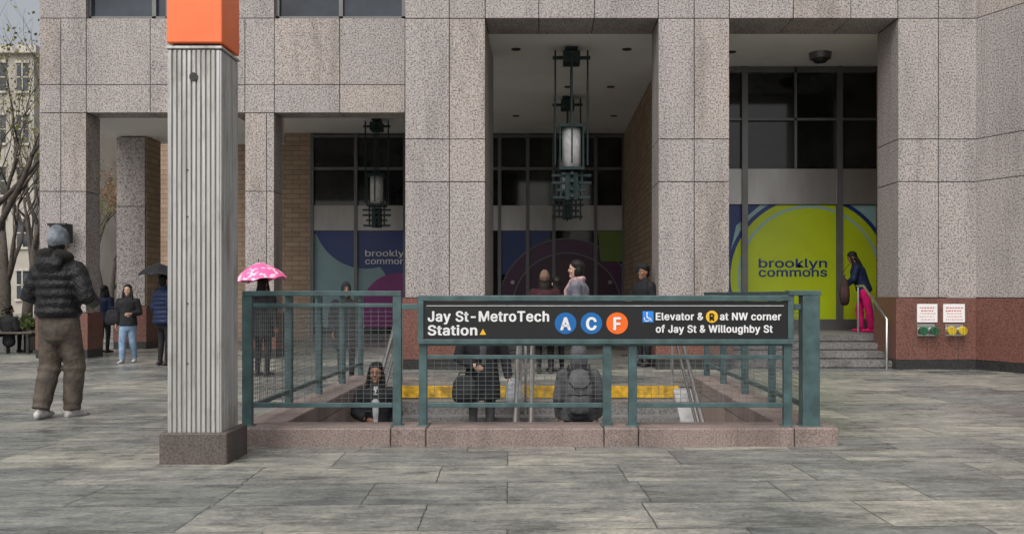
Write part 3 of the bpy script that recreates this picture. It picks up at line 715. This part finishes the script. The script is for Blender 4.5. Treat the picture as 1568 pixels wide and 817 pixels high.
person('woman',X(887,d),d,0,-pi/2-.15,1.74,c_coat,c_black,skinB,c_hair,shoe_b,c_black,bulk=.035,hem=.62,hs='bob',scarf=c_scarf,lean=.05,arms={'L':[(-.185,0,1.385),(-.23,.0,1.12),(-.18,-.22,1.05)],'R':[(.185,0,1.385),(.23,.0,1.12),(.18,-.22,1.05)]},voxel=.011)
d=15.2; person('pedestrian',X(834,d),d,0,pi,1.62,c_burg,c_black,skinB,c_hair,shoe_b,cloth('beanie_brown',(.16,.10,.07)),bulk=.05,hem=.5,hs='long',hat='beanie')
d=15.6; person('pedestrian',X(852,d),d,0,pi+.3,1.55,c_burg,c_black,skinB,c_hair,shoe_b,c_tan,bulk=.04,hem=.7,hs='long')
d=16.6; person('security_guard',X(986,d),d,0,-1.0,1.78,c_black,c_black,skinA,c_hair,shoe_b,c_black,bulk=.04,hem=.82,hs='short',hat='cap',arms={'L':[(-.185,0,1.385),(-.25,.0,1.12),(-.02,-.22,1.16)],'R':[(.185,0,1.385),(.25,.0,1.12),(.02,-.24,1.10)]})
d=18.5
r,s=person('woman',X(1323,d),d,.53,-1.9,1.56,c_navy,c_pink,skinA,c_hair,c_pink,c_black,lean=.32,bulk=.045,hem=.90,hs='long',baggy=.028,tilt=.45,legs={'L':[(-.12,0,.9),(-.16,-.10,.49),(-.16,-.06,.09)],'R':[(.12,0,.9),(.15,.10,.49),(.15,.15,.09)]},
  arms={'L':[(-.185,0,1.385),(-.22,-.15,1.14),(-.1,-.36,1.05)],'R':[(.185,0,1.385),(.22,-.15,1.14),(.1,-.36,1.02)]})
bag(r,(.05,-.36,.80),(.38,.18,.40),cloth('bag_brown',(.07,.04,.035)),strap=[(.1,-.36,.98),(.12,-.40,1.15),(.05,-.28,1.32)])
# black coat man on stairs
d=11.9
r,s=person('man',X(738,d),d,stz(d),.15,1.78,c_black,c_grey,skinB,c_hair,shoe_b,c_grey,bulk=.035,hem=.62,hs='short',voxel=.011,width=1.06,
  arms={'L':[(-.20,0,1.385),(-.29,.0,1.13),(-.13,-.27,1.06)],'R':[(.20,0,1.385),(.29,.03,1.12),(.33,-.03,.88)]},legs={'L':[(-.10,0,.9),(-.12,-.16,.62),(-.12,-.14,.26)]},inner=c_grey)
bag(r,(-.24,-.28,.80),(.30,.14,.24),cloth('bag_black',(.03,.03,.032)),strap=[(-.16,-.3,.95),(-.15,-.3,1.1)])
bag(r,(.40,-.05,.72),(.22,.11,.24),cloth('bag_plastic',(.3,.32,.34),.4))
m=MB(); m.box(-.035,.035,-.005,.005,-.07,.07); po=m.build('phone',[darkm],r,bevel=.003); po.location=(-.07*s,-.38*s,1.09*s); po.rotation_euler=(.6,0,0)
d=11.1
r,s=person('man',X(886,d),d,stz(d),pi,1.68,c_grey,c_black,skinA,c_hair,shoe_b,c_grey,bulk=.045,hem=.85,hs='short',hat='hood',voxel=.011)
m=MB(); m.tube([(0,.22,.92),(0,.24,1.0),(0,.24,1.25),(0,.20,1.38)],[(.14,.08),(.155,.10),(.15,.09),(.10,.05)],0,24,True,power=.6)
m.tube([(0,.33,.95),(0,.34,1.05),(0,.33,1.12)],[(.11,.03),(.12,.04),(.10,.02)],0,16,True,power=.6)
for sx in (-1,1): m.tube([(sx*.11,.20,1.33),(sx*.12,.06,1.45),(sx*.12,-.12,1.38),(sx*.13,-.17,1.2)],[(.028,.010)]*4,1,8)
m.tube([(-.12,.31,1.28),(-.06,.345,1.22),(.06,.345,1.22),(.12,.31,1.28)],[(.008,.006)]*4,1,6); m.tube([(-.13,.315,1.15),(0,.355,1.14),(.13,.315,1.15)],[(.006,.006)]*3,1,6)
m.build('backpack',[c_backp,c_black],r,True)
d=11.0
r,s=person('woman',X(576,d),d,stz(d),.12,1.66,c_black,c_black,skinA,c_hair,shoe_b,c_black,bulk=.03,hem=.8,hs='long',inner=c_white,voxel=.010,
  arms={'L':[(-.185,0,1.385),(-.25,-.02,1.14),(-.12,-.24,1.10)],'R':[(.185,0,1.385),(.26,.02,1.12),(.22,-.15,.95)]},hy=-.1,tilt=.05)
m=MB(); m.box(-.035,.035,-.005,.005,-.07,.07); po=m.build('phone',[darkm],r,bevel=.003); po.location=(-.08*s,-.33*s,1.14*s); po.rotation_euler=(.5,0,0)
# ------------------------------------------------------------------ background
def bld(name,x0,x1,d,dp,zt,col,rows,cols_,wcol=(.05,.06,.07)):
    e=E(name); m=MB(); wmt=M(name+'_wall',col,.85,0,.15,.4)
    m.box(x0,x1,d,d+dp,0,zt,0)
    fh=zt/rows; cw=(x1-x0)/cols_
    for i in range(cols_):
        for j in range(rows):
            a=x0+cw*(i+.25); b=x0+cw*(i+.75); z0=fh*(j+.28); z1=fh*(j+.82)
            m.box(a,b,d-.03,d+.01,z0,z1,1); m.box(a-.1,b+.1,d-.14,d-.031,z0-.14,z0,2); m.box((a+b)/2-.04,(a+b)/2+.04,d-.07,d-.031,z0,z1,2); m.box(a,b,d-.07,d-.0315,(z0+z1)/2-.04,(z0+z1)/2+.04,2)
            m.box(a-.1,b+.1,d-.10,d-.031,z1,z1+.18,2)
    m.box(x0-.3,x1+.3,d-.35,d+dp,zt,zt+.5,2)
    m.build('walls_and_windows',[wmt,glass_mat(name+'_glass',wcol),M(name+'_trim',tuple(min(1,c*1.25) for c in col),.8)],e)
bld('apartment_building',X(-260,62),X(52,62),62,14,17,(.44,.40,.35),5,9)
bld('apartment_building',X(70,75),X(330,75),75,14,22,(.45,.40,.35),7,6)
bark=M('bark',(.075,.062,.05),.9,0,.4,12,.5,25,.02)
def tree(x,y,h,seed,leafmat,leafn=1500,r0=.16,lean=0):
    rnd=random.Random(seed); e=E('tree',(x,y,0)); m=MB(); tips=[]
    def br(p,dr,l,r,lev):
        pts=[p];q=p.copy();dd=dr.copy()
        for i in range(4):
            dd=(dd+V((rnd.uniform(-.16,.16),rnd.uniform(-.16,.16),rnd.uniform(-.03,.12)))).normalized(); q=q+dd*l/4; pts.append(q.copy())
        rr=[r*(1-.12*i) for i in range(5)]
        m.tube(pts,rr,0,7 if lev<2 else 4,False)
        if lev>=3: tips.extend(pts[2:])
        if lev>=6 or r<.006: return
        k=3 if lev<5 else 2
        for i in range(k):
            a=rnd.uniform(0,2*pi); sp=rnd.uniform(.45,.95); ax=V((math.cos(a),math.sin(a),0))
            nd=(dd+ax*sp*.8+V((0,0,.1))).normalized(); st=pts[rnd.choice((2,3,4))] if i else pts[4]
            br(st.copy(),nd,l*rnd.uniform(.62,.85),rr[4]*rnd.uniform(.62,.88),lev+1)
    br(V((0,0,-.1)),V((lean,0,1)).normalized(),h*.32,r0,0)
    m.build('trunk_and_limbs',[bark],e,True)
    if leafn:
        lm=MB()
        for i in range(leafn):
            c=rnd.choice(tips)+V((rnd.gauss(0,.12),rnd.gauss(0,.12),rnd.gauss(0,.12))); a=V((rnd.uniform(-1,1),rnd.uniform(-1,1),rnd.uniform(-1,1))).normalized()*.045; b=a.cross(V((rnd.uniform(-1,1),rnd.uniform(-1,1),rnd.uniform(-1,1)))).normalized()*.035
            lm.add([c-a,c+b,c+a,c-b],[(0,1,2,3)],0)
        lm.build('leaves',[leafmat],e)
lf1=M('leaf_young',(.20,.20,.05),.7,0,.4,2); lf2=M('leaf_red',(.24,.10,.05),.7,0,.4,2); lf3=M('leaf_green',(.08,.11,.03),.7,0,.4,2)
tree(X(8,24),24,9.5,3,lf1,350,.17,.05); tree(X(40,33),33,12,5,lf1,500,.2,-.03); tree(X(-30,20),20,9.5,11,lf1,200,.18,.12); tree(X(20,28),28,11,31,lf1,200,.16,.0)
tree(X(172,42),42,9,8,lf2,1500,.14); tree(X(158,50),50,11,12,lf1,2500,.2); tree(X(225,46),46,10,15,lf3,1500,.2); tree(X(60,48),48,13,21,lf1,900,.2)
Bn=E('park_bench'); d=20.0; m=MB(); bx0,bx1=X(-60,d),X(50,d)
for k in range(4): m.box(bx0,bx1,d-.05+.12*k,d+.05+.12*k,.43,.47,0)
for x in (bx0+.1,(bx0+bx1)/2,bx1-.1): m.box(x-.03,x+.03,d-.04,d+.45,.36,.428,1); m.box(x-.03,x+.03,d-.03,d+.03,0,.36,1); m.box(x-.03,x+.03,d+.4,d+.46,0,.36,1)
m.build('slats_and_frame',[M('bench_wood',(.10,.08,.06),.7),darkm],Bn,bevel=.005)
Pl=E('planter'); m=MB(); m.box(X(-70,21.5),X(56,21.5),21.2,22.4,0,.45,0); m.box(X(-70,21.5)+.08,X(56,21.5)-.08,21.28,22.32,.45,.47,1); m.build('box',[g_step,bark],Pl,bevel=.01)
lm=MB()
for i in range(2500):
    c=V((random.uniform(X(-70,21.5),X(52,21.5)),random.uniform(21.3,22.3),.47+abs(random.gauss(0,.13)))); a=V((random.uniform(-1,1),random.uniform(-1,1),random.uniform(-.4,1))).normalized()*.05; b=a.cross(V((random.random(),random.random(),random.random()))).normalized()*.03
    lm.add([c-a,c+b,c+a,c-b],[(0,1,2,3)],0)
lm.build('shrub_foliage',[lf3],Pl)
d=20.2
person('seated_person',X(14,d),d,-.42,2.8,1.45,c_black,c_black,skinA,c_hair,shoe_b,c_black,bulk=.04,hem=1.0,hs='short',legs={'L':[(-.09,0,1.07),(-.11,-.42,1.05),(-.11,-.40,.60)],'R':[(.09,0,1.07),(.11,-.42,1.05),(.11,-.40,.60)]},arms={'L':[(-.185,0,1.385),(-.24,-.03,1.14),(-.1,-.25,1.1)],'R':[(.185,0,1.385),(.24,-.03,1.14),(.1,-.25,1.1)]})
e=E('loudspeaker'); d=18.55; m=MB(); m.box(X(81,d),X(108,d),d-.14,d+.1,Z(372,d),Z(343,d),0); m.box(X(90,d),X(99,d),d+.1,d+.24,Z(362,d),Z(352,d),0); m.box(X(80,d),X(109,d),d-.2,d-.141,Z(346,d),Z(342.5,d),0)
m.build('housing',[darkm],e,bevel=.006)
# ------------------------------------------------------------------ world, sun, camera
w=bpy.data.worlds.new('World'); scn.world=w; w.use_nodes=True; nt=w.node_tree; bg=nt.nodes['Background']
sky=nt.nodes.new('ShaderNodeTexSky'); sky.sky_type='NISHITA'; sky.sun_disc=False; sky.sun_elevation=math.radians(52); sky.sun_rotation=math.radians(200)
sky.air_density=1.0; sky.dust_density=6; sky.ozone_density=1.0
hs=nt.nodes.new('ShaderNodeHueSaturation'); hs.inputs['Saturation'].default_value=.28; nt.links.new(sky.outputs[0],hs.inputs['Color']); nt.links.new(hs.outputs[0],bg.inputs['Color']); bg.inputs['Strength'].default_value=.15
L=bpy.data.lights.new('sun','SUN'); L.energy=.9; L.angle=math.radians(50); L.color=(1,.98,.96); lo=bpy.data.objects.new('sun',L); scn.collection.objects.link(lo)
el=math.radians(52); az=math.radians(200); dirv=V((math.sin(az)*math.cos(el),math.cos(az)*math.cos(el),math.sin(el))); lo.rotation_euler=dirv.to_track_quat('Z','Y').to_euler()
cam=bpy.data.cameras.new('camera'); cam.sensor_width=36; cam.lens=F/1568*36; cam.shift_x=(784-VX)/1568; cam.shift_y=(HY-408.5)/1568; cam.clip_end=2000
co=bpy.data.objects.new('camera',cam); co.location=(0,0,H); co.rotation_euler=(pi/2,0,0); scn.collection.objects.link(co); scn.camera=co
scn.view_settings.view_transform='Standard'; scn.view_settings.look='None'; scn.view_settings.exposure=0
